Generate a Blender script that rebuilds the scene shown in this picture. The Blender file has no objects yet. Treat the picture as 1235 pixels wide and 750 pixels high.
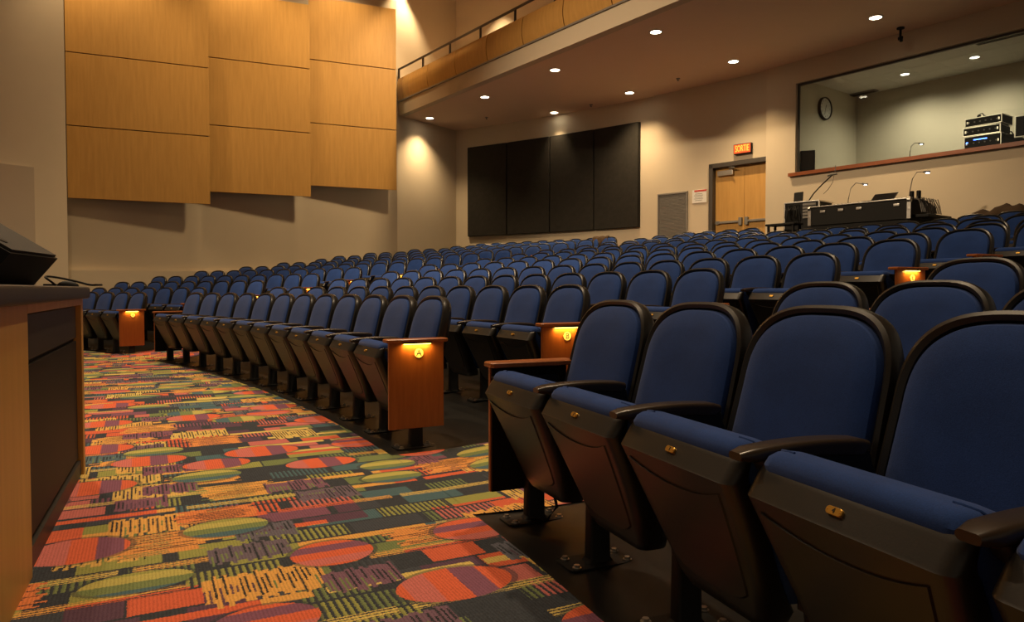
import bpy, bmesh, math, random
from math import sin, cos, pi, sqrt, atan2, hypot
random.seed(7)
scn = bpy.context.scene
COL = scn.collection

# ------------------------------------------------------------------ helpers
class MB:
    """collects geometry, links it as ONE mesh object"""
    def __init__(s): s.v = []; s.f = []; s.m = []; s.bevelled = False
    def add(s, vs, fs, mi=0):
        b = len(s.v); s.v += [tuple(p) for p in vs]
        s.f += [tuple(b + i for i in f) for f in fs]; s.m += [mi] * len(fs)
        return s
    def loft(s, rings, cap0=True, cap1=True, mi=0, closed=True):
        n = len(rings[0]); vs = [p for r in rings for p in r]; fs = []
        for i in range(len(rings) - 1):
            for j in range(n if closed else n - 1):
                k = (j + 1) % n
                fs.append((i*n + j, i*n + k, (i+1)*n + k, (i+1)*n + j))
        if cap0: fs.append(tuple(reversed(range(n))))
        if cap1: fs.append(tuple((len(rings)-1)*n + j for j in range(n)))
        return s.add(vs, fs, mi)
    def box(s, c, d, bev=0.0, mi=0, fn=None):
        x, y, z = c; a, b, h = d[0]/2, d[1]/2, d[2]/2
        if bev <= 0:
            vs = [(x+i*a, y+j*b, z+k*h) for k in (-1, 1) for j in (-1, 1) for i in (-1, 1)]
            if fn: vs = [fn(p) for p in vs]
            return s.add(vs, [(0,2,3,1),(4,5,7,6),(0,1,5,4),(2,6,7,3),(0,4,6,2),(1,3,7,5)], mi)
        s.bevelled = True
        bev = min(bev, a*.98, b*.98, h*.98)
        rings = []
        for zz, ins in ((-h, bev), (-h + bev*.3, bev*.3), (-h+bev, 0), (h-bev, 0), (h - bev*.3, bev*.3), (h, bev)):
            rings.append([(x+px, y+py, z+zz) for px, py in rrect(a-ins, b-ins, max(bev-ins*.0, .0005), 2)])
        if fn: rings = [[fn(p) for p in r] for r in rings]
        return s.loft(rings, mi=mi)
    def tube(s, pts, r, n=8, mi=0):
        rings = []
        for i, p in enumerate(pts):
            a = pts[max(i-1, 0)]; b = pts[min(i+1, len(pts)-1)]
            t = norm(sub(b, a)); u = norm(cross(t, (0, 0, 1) if abs(t[2]) < .95 else (1, 0, 0))); w = cross(t, u)
            rr = r[i] if isinstance(r, (list, tuple)) else r
            rings.append([tuple(p[k] + rr*(cos(q)*u[k] + sin(q)*w[k]) for k in range(3)) for q in [2*pi*j/n for j in range(n)]])
        return s.loft(rings, mi=mi)
    def cyl(s, c, r, h, n=24, axis='z', mi=0, bev=0.0):
        prof = [(r-bev, -h/2), (r, -h/2+bev), (r, h/2-bev), (r-bev, h/2)] if bev else [(r, -h/2), (r, h/2)]
        rings = []
        for rr, hh in prof:
            ring = []
            for j in range(n):
                q = 2*pi*j/n; a, b = rr*cos(q), rr*sin(q)
                p = (a, b, hh) if axis == 'z' else ((a, -hh, b) if axis == 'y' else (hh, a, b))
                ring.append((c[0]+p[0], c[1]+p[1], c[2]+p[2]))
            rings.append(ring)
        return s.loft(rings, mi=mi)
    def build(s, name, mats, parent=None, smooth=35, loc=None, rz=None):
        me = bpy.data.meshes.new(name); me.from_pydata(s.v, [], s.f)
        bm = bmesh.new(); bm.from_mesh(me); bmesh.ops.recalc_face_normals(bm, faces=bm.faces); bm.to_mesh(me); bm.free()
        for m in (mats if isinstance(mats, (list, tuple)) else [mats]): me.materials.append(m)
        for p, mi in zip(me.polygons, s.m): p.material_index = mi
        if smooth:
            for p in me.polygons: p.use_smooth = True
            me.set_sharp_from_angle(angle=math.radians(smooth))
        me.update()
        o = bpy.data.objects.new(name, me); COL.objects.link(o)
        if s.bevelled and smooth:
            md = o.modifiers.new('weighted_normals', 'WEIGHTED_NORMAL'); md.keep_sharp = True
        if parent: o.parent = parent
        if loc: o.location = loc
        if rz is not None: o.rotation_euler = (0, 0, rz)
        return o

def sub(a, b): return (a[0]-b[0], a[1]-b[1], a[2]-b[2])
def cross(a, b): return (a[1]*b[2]-a[2]*b[1], a[2]*b[0]-a[0]*b[2], a[0]*b[1]-a[1]*b[0])
def norm(a):
    l = sqrt(sum(k*k for k in a)) or 1; return (a[0]/l, a[1]/l, a[2]/l)
def rrect(a, b, r, n=3):
    r = min(r, a*.999, b*.999); out = []
    for cx, cy, q0 in ((a-r, b-r, 0), (-a+r, b-r, pi/2), (-a+r, -b+r, pi), (a-r, -b+r, 1.5*pi)):
        for i in range(n+1):
            q = q0 + pi/2*i/n; out.append((cx+r*cos(q), cy+r*sin(q)))
    return out
def empty(name, loc=(0, 0, 0), rz=0.0):
    o = bpy.data.objects.new(name, None); COL.objects.link(o)
    o.empty_display_size = .1; o.location = loc; o.rotation_euler = (0, 0, rz); return o
def tag(o, label=None, cat=None, group=None, kind=None):
    if label: o['label'] = label
    if cat: o['category'] = cat
    if group: o['group'] = group
    if kind: o['kind'] = kind
    return o
def struct(o): o['kind'] = 'structure'; return o
def text_mesh(s, body, size, depth, place, mi=0):
    """adds extruded lettering to a MB; place maps text (x, y, z) to the thing's own space"""
    cu = bpy.data.curves.new('lettering', 'FONT'); cu.body = body; cu.size = size; cu.extrude = depth/2
    cu.align_x = 'CENTER'; cu.align_y = 'CENTER'; cu.resolution_u = 3
    o = bpy.data.objects.new('lettering', cu); COL.objects.link(o)
    bpy.context.view_layer.update()
    me = bpy.data.meshes.new_from_object(o.evaluated_get(bpy.context.evaluated_depsgraph_get()))
    s.add([place(v.co) for v in me.vertices], [tuple(p.vertices) for p in me.polygons], mi)
    bpy.data.objects.remove(o); bpy.data.curves.remove(cu); bpy.data.meshes.remove(me)

# ------------------------------------------------------------------ materials
def mat(name):
    m = bpy.data.materials.new(name); m.use_nodes = True
    nt = m.node_tree; return m, nt, nt.nodes['Principled BSDF']
class N:
    def __init__(s, nt): s.nt = nt
    def node(s, t, **k):
        n = s.nt.nodes.new(t)
        for a, b in k.items(): setattr(n, a, b)
        return n
    def lk(s, a, sock):
        if isinstance(a, (int, float)): sock.default_value = a
        elif isinstance(a, (tuple, list)): sock.default_value = tuple(a) + ((1,) if len(a) == 3 and len(sock.default_value) == 4 else ())
        else: s.nt.links.new(a, sock)
    def math(s, op, a, b=0.0, c=0.0):
        n = s.node('ShaderNodeMath', operation=op)
        s.lk(a, n.inputs[0]); s.lk(b, n.inputs[1]); s.lk(c, n.inputs[2]); return n.outputs[0]
    def mix(s, f, a, b, mode='MIX'):
        n = s.node('ShaderNodeMix', data_type='RGBA', blend_type=mode)
        s.lk(f, n.inputs[0]); s.lk(a, n.inputs[6]); s.lk(b, n.inputs[7]); return n.outputs[2]
    def xyz(s, x, y, z=0.0):
        n = s.node('ShaderNodeCombineXYZ'); s.lk(x, n.inputs[0]); s.lk(y, n.inputs[1]); s.lk(z, n.inputs[2]); return n.outputs[0]
    def rnd(s, x, y, z=0.0):
        n = s.node('ShaderNodeTexWhiteNoise', noise_dimensions='3D'); s.lk(s.xyz(x, y, z), n.inputs['Vector'])
        sp = s.node('ShaderNodeSeparateColor'); s.nt.links.new(n.outputs['Color'], sp.inputs[0])
        return n.outputs['Value'], sp.outputs[0], sp.outputs[1], sp.outputs[2]
    def ramp(s, t, stops, interp='CONSTANT'):
        n = s.node('ShaderNodeValToRGB'); cr = n.color_ramp; cr.interpolation = interp
        while len(cr.elements) < len(stops): cr.elements.new(.5)
        for e, (p, c) in zip(cr.elements, stops): e.position = p; e.color = tuple(c) + (1,)
        s.lk(t, n.inputs[0]); return n.outputs[0]
    def obj(s, which='Object'):
        return s.node('ShaderNodeTexCoord').outputs[which]
    def noise(s, vec, scale, detail=3, rough=.5):
        n = s.node('ShaderNodeTexNoise'); n.inputs['Scale'].default_value = scale
        n.inputs['Detail'].default_value = detail; n.inputs['Roughness'].default_value = rough
        s.nt.links.new(vec, n.inputs['Vector']); return n.outputs['Fac']
    def scale(s, vec, sc):
        n = s.node('ShaderNodeMapping'); n.inputs['Scale'].default_value = sc
        s.nt.links.new(vec, n.inputs['Vector']); return n.outputs[0]
    def bump(s, h, bsdf, strength=.3, dist=.002):
        n = s.node('ShaderNodeBump'); n.inputs['Strength'].default_value = strength; n.inputs['Distance'].default_value = dist
        s.lk(h, n.inputs['Height']); s.nt.links.new(n.outputs[0], bsdf.inputs['Normal'])

def simple(name, col, rough=.5, metal=0.0, spec=.5, var=.12, vscale=30, bump=0.0):
    m, nt, b = mat(name); n = N(nt)
    f = n.noise(n.obj(), vscale, 4)
    c2 = tuple(max(0, k*(1-var)) for k in col); c1 = tuple(min(1, k*(1+var)) for k in col)
    nt.links.new(n.mix(f, c2, c1), b.inputs['Base Color'])
    b.inputs['Roughness'].default_value = rough; b.inputs['Metallic'].default_value = metal
    b.inputs['Specular IOR Level'].default_value = spec
    if bump: n.bump(f, b, bump)
    return m
def fabric(name, col, sheen=.0):
    m, nt, b = mat(name); n = N(nt); v = n.obj()
    a = n.noise(v, 420, 2); c = n.noise(v, 9, 3)
    t = n.math('ADD', n.math('MULTIPLY', a, .6), n.math('MULTIPLY', c, .4))
    nt.links.new(n.ramp(t, [(.3, tuple(k*.72 for k in col)), (.7, tuple(k*1.25 for k in col))], 'LINEAR'), b.inputs['Base Color'])
    b.inputs['Roughness'].default_value = .95; b.inputs['Specular IOR Level'].default_value = .15
    b.inputs['Sheen Weight'].default_value = sheen; b.inputs['Sheen Roughness'].default_value = .5
    n.bump(a, b, .25, .001); return m
def wood(name, c1, c2, sc=(30, 30, 2), rough=.35, spec=.4):
    m, nt, b = mat(name); n = N(nt); v = n.scale(n.obj(), sc)
    f = n.noise(v, 1.6, 5, .6)
    nt.links.new(n.ramp(f, [(.3, c1), (.7, c2)], 'LINEAR'), b.inputs['Base Color'])
    b.inputs['Roughness'].default_value = rough; b.inputs['Specular IOR Level'].default_value = spec; return m
def emit(name, col, strength):
    m, nt, b = mat(name); b.inputs['Base Color'].default_value = tuple(col) + (1,)
    b.inputs['Emission Color'].default_value = tuple(col) + (1,); b.inputs['Emission Strength'].default_value = strength
    return m
def glass_pane(name):
    m, nt, b = mat(name); nt.nodes.remove(b); n = N(nt)
    tr = n.node('ShaderNodeBsdfTransparent'); tr.inputs[0].default_value = (.93, .96, .94, 1)
    gl = n.node('ShaderNodeBsdfGlossy'); gl.inputs['Roughness'].default_value = .02
    fr = n.node('ShaderNodeFresnel'); fr.inputs[0].default_value = 1.45
    mx = n.node('ShaderNodeMixShader'); nt.links.new(fr.outputs[0], mx.inputs[0])
    nt.links.new(tr.outputs[0], mx.inputs[1]); nt.links.new(gl.outputs[0], mx.inputs[2])
    nt.links.new(mx.outputs[0], nt.nodes['Material Output'].inputs[0]); return m

M = {}
M['blue'] = fabric('blue_seat_fabric', (.018, .050, .190), .1)
M['plastic'] = simple('dark_brown_moulded_plastic', (.0125, .0112, .0092), .36, spec=.5, bump=.05, vscale=250)
M['arm'] = simple('dark_stained_armrest', (.028, .018, .011), .30, spec=.55)
M['steel_black'] = simple('black_powder_coated_steel', (.006, .0057, .0053), .55, spec=.35)
M['bolt'] = simple('zinc_bolt', (.5, .47, .42), .3, 1.0)
M['brass'] = simple('brass_plate', (.72, .40, .07), .32, .75)
M['ink'] = simple('black_ink', (.01, .008, .005), .7)
M['cherry'] = wood('cherry_veneer', (.30, .088, .020), (.40, .125, .030), (26, 26, 2.2), .32)
M['maple'] = wood('honey_maple_veneer', (.50, .272, .072), (.60, .335, .095), (9, 9, .7), .42, .35)
M['wall'] = simple('cream_wall_paint', (.60, .51, .38), .85, spec=.2, var=.03, vscale=3)
M['wall_grey'] = simple('taupe_wall_paint', (.47, .39, .30), .85, spec=.2, var=.03, vscale=3)
M['ceil'] = simple('warm_ceiling_paint', (.80, .61, .46), .9, spec=.15, var=.02, vscale=3)
M['booth'] = simple('grey_green_booth_paint', (.50, .455, .355), .85, spec=.2, var=.03, vscale=3)
M['tile'] = simple('pale_ceiling_tile', (.62, .60, .55), .9, spec=.1, var=.06, vscale=60)
M['absorb'] = fabric('charcoal_acoustic_cloth', (.030, .027, .023))
M['black'] = simple('matt_black', (.006, .0057, .0052), .6, spec=.25)
M['black_gloss'] = simple('black_screen', (.006, .006, .007), .15)
M['alu'] = simple('aluminium_trim', (.62, .60, .56), .3, 1.0)
M['grey'] = simple('grey_metal_paint', (.20, .185, .165), .5)
M['door_frame'] = simple('dark_door_frame_paint', (.055, .045, .036), .5)
M['sill'] = wood('red_brown_sill', (.20, .055, .018), (.29, .085, .027), (3, 3, 30), .35)
M['slab'] = simple('dark_laminate_top', (.030, .025, .021), .5)
M['lens'] = emit('lit_lamp_lens', (1, .86, .62), 14)
M['lens_dim'] = emit('lit_booth_lens', (1, .93, .8), 6)
M['strip'] = emit('aisle_light_strip', (1, .62, .10), 9)
M['plaque'] = emit('lit_row_letter_disc', (1, .66, .10), .9)
M['sortie'] = emit('exit_sign_red_orange', (1, .18, .02), 4.0)
M['sortie_bg'] = emit('exit_sign_face', (.6, .07, .012), .7)
M['led'] = emit('blue_led', (.08, .2, 1), 8)
M['gooseneck'] = emit('gooseneck_lamp_tip', (.9, .92, 1), 9)
M['paper'] = simple('white_paper', (.75, .73, .69), .8)
M['redink'] = simple('red_print', (.6, .06, .04), .7)
M['cloth'] = fabric('brown_cloth', (.085, .055, .034))
M['cone'] = simple('sooty_grille', (.022, .018, .014), .75, bump=.3, vscale=300)
M['glass'] = glass_pane('booth_glass')
M['white'] = simple('clock_white', (.62, .62, .58), .6)
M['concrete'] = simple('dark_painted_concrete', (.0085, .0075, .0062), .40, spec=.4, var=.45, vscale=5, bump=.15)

def carpet_material():
    m, nt, b = mat('patterned_carpet'); n = N(nt)
    v = n.obj(); rot = n.node('ShaderNodeMapping'); rot.inputs['Rotation'].default_value = (0, 0, math.radians(-27))
    nt.links.new(v, rot.inputs['Vector'])
    sp = n.node('ShaderNodeSeparateXYZ'); nt.links.new(rot.outputs[0], sp.inputs[0])
    A = n.math
    wob = A('MULTIPLY', A('SUBTRACT', n.noise(v, 170, 1), .5), .014)
    V, U = A('ADD', sp.outputs[0], wob), A('ADD', sp.outputs[1], wob)      # V runs across, U along the rows
    def cell(a, b_, seed, shift=0.0, ou=0.0, ov=0.0):
        uu = A('DIVIDE', A('ADD', U, ou + 50), a); iu = A('FLOOR', uu)
        vv = A('DIVIDE', A('ADD', V, ov + 50), b_)
        if shift: vv = A('ADD', vv, A('MULTIPLY', A('MODULO', iu, 2), shift))
        iv = A('FLOOR', vv)
        return A('FRACT', uu), A('FRACT', vv), n.rnd(iu, iv, seed), iu, iv
    def band(x, lo, hi): return A('MULTIPLY', A('GREATER_THAN', x, lo), A('LESS_THAN', x, hi))
    def lines(c, per, duty): return A('GREATER_THAN', A('FRACT', A('DIVIDE', c, per)), duty)
    slate, coal = (.060, .066, .080), (.030, .034, .040)
    orange, coral, purple, plum = (.62, .125, .060), (.52, .15, .13), (.21, .085, .13), (.11, .058, .09)
    teal, olive, moss, yellow, gold = (.075, .135, .155), (.30, .30, .085), (.17, .21, .085), (.60, .44, .13), (.66, .34, .09)
    warm = [(0, orange), (.24, coral), (.44, purple), (.62, plum), (.80, orange), (.92, slate)]
    cool = [(0, olive), (.22, moss), (.44, teal), (.64, slate), (.80, yellow), (.90, olive)]
    _, _, reg, _, _ = cell(.42, .50, 1.5, .5, .1, .2)
    is_cool = A('GREATER_THAN', reg[1], .50)
    def pal(t): return n.mix(is_cool, n.ramp(t, warm), n.ramp(t, cool))
    base = n.mix(n.noise(v, 110, 2), coal, slate)
    col = base
    # plain blocks in muted colour
    fu, fv, r, iu, iv = cell(.135, .30, 3.1, .5)
    msk = A('MULTIPLY', A('MULTIPLY', band(fu, .05, .95), band(fv, .02, A('ADD', A('MULTIPLY', r[1], .5), .55))), A('GREATER_THAN', r[0], .10))
    ruled = lines(V, .021, .48)
    msk = A('MULTIPLY', msk, A('MAXIMUM', ruled, A('LESS_THAN', r[3], .62)))
    col = n.mix(A('MULTIPLY', msk, .92), col, pal(r[2]))
    # narrow bars lying across
    fu, fv, r, iu, iv = cell(.22, .52, 5.9, .37, .05, .3)
    bar = A('MULTIPLY', A('MULTIPLY', band(fu, .30, .52), band(fv, .04, .96)), A('GREATER_THAN', r[0], .42))
    bar = A('MULTIPLY', bar, A('MAXIMUM', lines(U, .017, .40), A('LESS_THAN', r[3], .5)))
    col = n.mix(bar, col, n.mix(A('GREATER_THAN', r[2], .45), n.mix(is_cool, orange, gold), yellow))
    # fields of fine lines of uneven length
    for c1, c2, sz, seed, thr, ca, cb in ((V, 0, (.26, .42), 7.7, .72, yellow, gold), (U, 1, (.30, .34), 8.3, .76, gold, orange), (V, 0, (.20, .30), 12.3, .80, purple, teal)):
        fu, fv, r, iu, iv = cell(sz[0], sz[1], seed, .35, .07, .11)
        f_, g_ = (fv, fu) if c2 else (fu, fv)
        ln = A('DIVIDE', c1, .0155); lr = n.rnd(A('FLOOR', ln), iv if c2 else iu, 2.2 + c2 + seed)
        on = A('MULTIPLY', A('GREATER_THAN', r[0], thr), band(g_, .03, A('ADD', .62, A('MULTIPLY', r[3], .35))))
        comb = A('MULTIPLY', band(f_, A('MULTIPLY', lr[0], .20), A('SUBTRACT', 1, A('MULTIPLY', lr[1], .14))), on)
        col = n.mix(comb, col, n.mix(r[2], ca, cb))
        thin = A('MULTIPLY', A('MULTIPLY', band(f_, A('MULTIPLY', lr[2], .5), A('SUBTRACT', 1, A('MULTIPLY', lr[0], .5))), on), A('LESS_THAN', A('FRACT', ln), .42))
        col = n.mix(thin, col, n.mix(A('GREATER_THAN', lr[1], .6), coal, n.mix(is_cool, plum, moss)))
    # banded discs
    for a, b_, seed, sh, ou, ov, pr in ((.44, .54, 1.5, .5, .1, .2, .30), (.44, .54, 9.4, .5, .31, .42, .66)):
        fu, fv, r, iu, iv = cell(a, b_, seed, sh, ou, ov)
        ru = A('ADD', .085, A('MULTIPLY', r[2], .05)); rv = A('ADD', .135, A('MULTIPLY', r[3], .065))
        du = A('MULTIPLY', A('SUBTRACT', fu, A('ADD', .42, A('MULTIPLY', r[1], .16))), a)
        dv = A('MULTIPLY', A('SUBTRACT', fv, A('ADD', .42, A('MULTIPLY', r[2], .16))), b_)
        q = A('ADD', A('POWER', A('DIVIDE', du, ru), 2), A('POWER', A('DIVIDE', dv, rv), 2))
        on = A('GREATER_THAN', r[0], pr)
        along = n.node('ShaderNodeMix', data_type='FLOAT'); n.lk(A('GREATER_THAN', r[3], .40), along.inputs[0]); n.lk(A('MULTIPLY', du, 1.4), along.inputs[2]); n.lk(dv, along.inputs[3])
        bi = A('FLOOR', A('DIVIDE', A('ADD', along.outputs[0], A('ADD', .5, A('MULTIPLY', r[1], .1))), .085))
        t = A('FRACT', A('MULTIPLY', bi, .26))
        wt = n.ramp(t, [(0, orange), (.25, coral), (.5, orange), (.75, purple)])
        ct = n.ramp(t, [(0, olive), (.25, teal), (.5, moss), (.75, (.44, .38, .11))])
        col = n.mix(A('MULTIPLY', A('MULTIPLY', A('LESS_THAN', q, 1.25), on), .6), col, base)
        disc = A('MULTIPLY', A('LESS_THAN', q, 1), on)
        col = n.mix(disc, col, n.mix(A('GREATER_THAN', r[2], .45), ct, wt))
    rib = A('ADD', .84, A('MULTIPLY', .24, A('GREATER_THAN', A('FRACT', A('DIVIDE', V, .0105)), .4)))
    spk = A('ADD', .66, A('MULTIPLY', n.noise(v, 330, 2), .55))
    shade = A('MULTIPLY', A('MULTIPLY', rib, spk), 1.12)
    mul = n.node('ShaderNodeVectorMath', operation='SCALE'); nt.links.new(col, mul.inputs[0]); n.lk(shade, mul.inputs['Scale'])
    nt.links.new(mul.outputs[0], b.inputs['Base Color'])
    b.inputs['Roughness'].default_value = .95; b.inputs['Specular IOR Level'].default_value = .1
    n.bump(n.noise(v, 500, 2), b, .4, .003)
    return m
M['carpet'] = carpet_material()

# ------------------------------------------------------------------ plan of the hall
F_PX, CAM_H, PITCH = 881.2, .908, .0299
CX, CY, R0 = -19.278, -5.7405, 21.1816          # centre of the curved rows, radius of the front row
S = .535                                        # seat spacing
ROW, RISE = .95, .1155
rk = lambda k: R0 + ROW*k
FLOOR_TAB = [(0, 0), (.95, .072), (1.9, .188), (2.85, .314), (3.8, .447), (11.4, 1.385), (16, 1.96)]
def hz(r, a=0):                                 # rise of the raked floor
    x = r - R0
    if x <= 0: return 0.0
    for (x0, h0), (x1, h1) in zip(FLOOR_TAB, FLOOR_TAB[1:]):
        if x <= x1: return h0 + (h1-h0)*(x-x0)/(x1-x0)
    return FLOOR_TAB[-1][1]
pol = lambda a, r, z=0.0: (CX + r*cos(a), CY + r*sin(a), z)
A_C, A_FAR = .4875, .7906                       # angles of the two ends of the centre block's front row
SOFFIT = 5.95
def at(u, d): return ((u - 617.5)/F_PX*d, d)    # plan point seen at column u, d metres deep
def zat(v, d): return CAM_H + (375 - v)/F_PX*d - PITCH*d
def on_line(u, P, D):                           # plan point of column u on the line P + t D
    m = (u - 617.5)/F_PX; t = (m*P[1] - P[0])/(D[0] - m*D[1])
    return (P[0] + t*D[0], P[1] + t*D[1]), t
def on_plane(u, v, z):
    ph = (375 - v)/F_PX - PITCH; d = (z - CAM_H)/ph
    return at(u, d)

cam = bpy.data.cameras.new('camera'); cam.sensor_width = 36; cam.lens = F_PX/1235*36; cam.clip_start = .05
co = bpy.data.objects.new('camera', cam); COL.objects.link(co)
co.location = (0, 0, CAM_H); co.rotation_euler = (pi/2 - PITCH, 0, 0); scn.camera = co

# ------------------------------------------------------------------ floor and carpet
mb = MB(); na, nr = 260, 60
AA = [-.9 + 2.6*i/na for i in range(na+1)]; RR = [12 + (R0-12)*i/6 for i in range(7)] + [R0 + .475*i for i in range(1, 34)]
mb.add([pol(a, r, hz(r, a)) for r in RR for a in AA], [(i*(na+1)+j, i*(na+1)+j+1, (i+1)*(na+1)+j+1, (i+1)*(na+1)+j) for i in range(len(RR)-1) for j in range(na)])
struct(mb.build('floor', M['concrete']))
E_C = [0, -.07, -.29, -.46, -.44, -.465, -.62, -.66, -.55, -.68, -.52, -.64, -.5]      # where each centre row ends at the near aisle
A_R = [.4182, .4147, .4140, .405]; SR = .496
def strip(lo, hi, rlo, rhi, name, nr=40, na=10, lift=.005):
    mb = MB(); vs = []
    for i in range(nr+1):
        r = rlo + (rhi-rlo)*i/nr
        for j in range(na+1):
            a = lo(r) + (hi(r)-lo(r))*j/na; vs.append(pol(a, r, hz(r, a)+lift))
    mb.add(vs, [(i*(na+1)+j, i*(na+1)+j+1, (i+1)*(na+1)+j+1, (i+1)*(na+1)+j) for i in range(nr) for j in range(na)])
    return struct(mb.build(name, M['carpet']))
RC = R0 - .19
strip(lambda r: -.9, lambda r: 1.7, 12.2, RC, 'floor_carpet', 20, 90)
strip(lambda r: .4246 - .012*min(1, (r-RC)/1.5), lambda r: .4795 - .012*min(1, max(0, (r-RC)/3)), RC, 33.4, 'floor_carpet_aisle')
strip(lambda r: A_FAR + .05/r, lambda r: A_FAR + 1.42/r, RC, 33.4, 'floor_carpet_far_aisle')

# ------------------------------------------------------------------ seat
def seat_parts():
    """meshes of one auditorium seat: local x along the row, y away from the stage, z up; origin on the floor between its legs"""
    P = {}
    rec = math.radians(14); z0, y0 = .385, .135
    def outline(grow, n=40):
        hw, ry, L = .217 + grow, .200 + grow*.6, .470 + grow; e = 2/2.9; pts = []
        for i in range(n+1):                       # over the top, right to left
            q = pi*i/n; c, s_ = cos(q), sin(q)
            pts.append((hw*(abs(c)**e)*(1 if c >= 0 else -1), (L-ry) + ry*(s_**e)))
        for x in (-.224-grow, -.214-grow): pts.append((x, .06 if x < -.22-grow else -grow*.3))
        for x in (.214+grow, .224+grow): pts.append((x, -grow*.3 if x < .22+grow else .06))
        return pts
    def place(x, s_, y): 
        yy = y - .30*x*x
        return (x, y0 + s_*sin(rec) + yy*cos(rec), z0 + s_*cos(rec) - yy*sin(rec))
    def ring(grow, sc, y):
        return [place(x*sc, .22 + (s_-.22)*sc, y) for x, s_ in outline(grow)]
    mb = MB()
    mb.loft([ring(0, 1, .008), ring(0, 1, -.012), ring(0, .975, -.024), ring(0, .90, -.033), ring(0, .72, -.040), ring(0, .4, -.044), ring(0, .1, -.045)])
    P['back_cushion'] = (mb, 'blue')
    mb = MB()
    mb.loft([ring(.001, 1, .004), ring(.006, 1, -.014), ring(.016, 1, -.020), ring(.025, 1, -.014), ring(.028, 1, .000), ring(.026, 1, .022), ring(.012, 1, .042), ring(0, .93, .056), ring(0, .7, .068), ring(0, .3, .074)], cap0=True)
    P['back_shell'] = (mb, 'plastic')
    # raised seat pan: front band, scooped body, hinge nose
    def rr(hw, yf, yb, z, tilt=0.0, r=.03):
        c, h = (yf+yb)/2, abs(yb-yf)/2
        return [(x, c + y, z + tilt*(y)) for x, y in rrect(hw, h, r, 4)]
    mb = MB()
    mb.loft([rr(.100, -.045, .02, .168), rr(.140, -.062, .03, .178), rr(.165, -.078, .02, .21), rr(.188, -.108, -.03, .29), rr(.205, -.142, -.07, .37), rr(.217, -.178, -.105, .45),
             rr(.224, -.210, -.14, .518), rr(.225, -.217, -.15, .532), rr(.2245, -.214, -.15, .542, .2), rr(.222, -.192, -.14, .578, .2), rr(.219, -.185, -.14, .586, .2), rr(.214, -.180, -.14, .588)])
    P['seat_pan'] = (mb, 'plastic')
    mb = MB(); vs = []; rows_ = 15; cols = 14
    def face_y(z):
        for (za, ya), (zb, yb_) in zip([(.21,-.078),(.29,-.108),(.37,-.142),(.45,-.178)], [(.29,-.108),(.37,-.142),(.45,-.178),(.518,-.210)]):
            if z <= zb: return ya + (yb_-ya)*(z-za)/(zb-za)
        return -.210
    def sheet(off, ins):
        out = []
        for i in range(rows_+1):
            v = i/rows_
            for j in range(cols+1):
                u = -1 + 2*j/cols
                top = .508 - ins - .030*(1-abs(u)**2.2); bot = .222 + ins + .03*abs(u)**4
                z = bot + (top-bot)*v; hw = (.142 - ins) + .042*v
                out.append((u*hw, face_y(z) - off, z))
        return out
    n_ = (rows_+1)*(cols+1); a = sheet(-.004, 0); b_ = sheet(.0040, .005)
    per = [j for j in range(cols+1)] + [i*(cols+1)+cols for i in range(1, rows_+1)] + [rows_*(cols+1)+j for j in range(cols-1, -1, -1)] + [i*(cols+1) for i in range(rows_-1, 0, -1)]
    fs = [(n_+i*(cols+1)+j, n_+i*(cols+1)+j+1, n_+(i+1)*(cols+1)+j+1, n_+(i+1)*(cols+1)+j) for i in range(rows_) for j in range(cols)]
    fs += [(per[i], per[(i+1) % len(per)], n_+per[(i+1) % len(per)], n_+per[i]) for i in range(len(per))]
    mb.add(a + b_, fs); P['pan_panel'] = (mb, 'plastic')
    mb = MB()
    def cr(hw, yf, yb, z, r=.035): return rr(hw, yf, yb, z, 0, r)
    mb.loft([cr(.17, -.03, .055, .235), cr(.195, -.058, .056, .30), cr(.208, -.105, .046, .39), cr(.216, -.142, .016, .47), cr(.219, -.168, -.018, .53), cr(.220, -.184, -.048, .570), cr(.219, -.187, -.070, .590),
             cr(.214, -.180, -.092, .605), cr(.204, -.170, -.110, .613), cr(.18, -.158, -.128, .616)])
    P['seat_cushion'] = (mb, 'blue')
    mb = MB()
    mb.tube([(x, y, z) for x, y, z in ((.2165, -.085, .47), (.2195, -.105, .53), (.2205, -.118, .57), (.2195, -.125, .590), (.2145, -.132, .6055), (.2045, -.138, .6135), (.180, -.142, .6165), (.165, -.143, .6168))], .0026, 6)
    P['seam'] = (mb, 'blue')
    mb = MB(); mb.tube([(-p[0], p[1], p[2]) for p in ((.2165, -.085, .47), (.2195, -.105, .53), (.2205, -.118, .57), (.2195, -.125, .590), (.2145, -.132, .6055), (.2045, -.138, .6135), (.180, -.142, .6165), (.165, -.143, .6168))], .0026, 6)
    P['seam_l'] = (mb, 'blue')
    mb = MB()                                        # brass number plate on the pan's sloping band
    ang = math.radians(58.6)
    def bandp(x, t, h): return (x, -.2030 + t*cos(ang) - h*sin(ang), .5600 + t*sin(ang) + h*cos(ang))
    mb.loft([[bandp(x, y, h) for x, y in rrect(.0175*k, .0072*k, .0066, 4)] for h, k in ((-.004, 1), (.0015, 1), (.0025, .93))])
    P['number_plate'] = (mb, 'brass')
    for sx in (-.0135, .0135): mb.loft([[bandp(sx + .0016*cos(q), .0016*sin(q), h) for q in [2*pi*j/8 for j in range(8)]] for h in (.002, .0032)])
    P['band'] = bandp
    # standard: foot, post and arm block share one leg, at x = 0 here
    mb = MB()
    mb.loft([[(x, y+.005, z) for x, y in rrect(.062, .125, .02, 3)] for z in (-.012, .008)] )
    mb.loft([[(x, y+.01, z) for x, y in rrect(w, d, .012, 3)] for z, w, d in ((.006, .030, .050), (.02, .024, .040), (.20, .021, .038), (.30, .0215, .05))])
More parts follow.
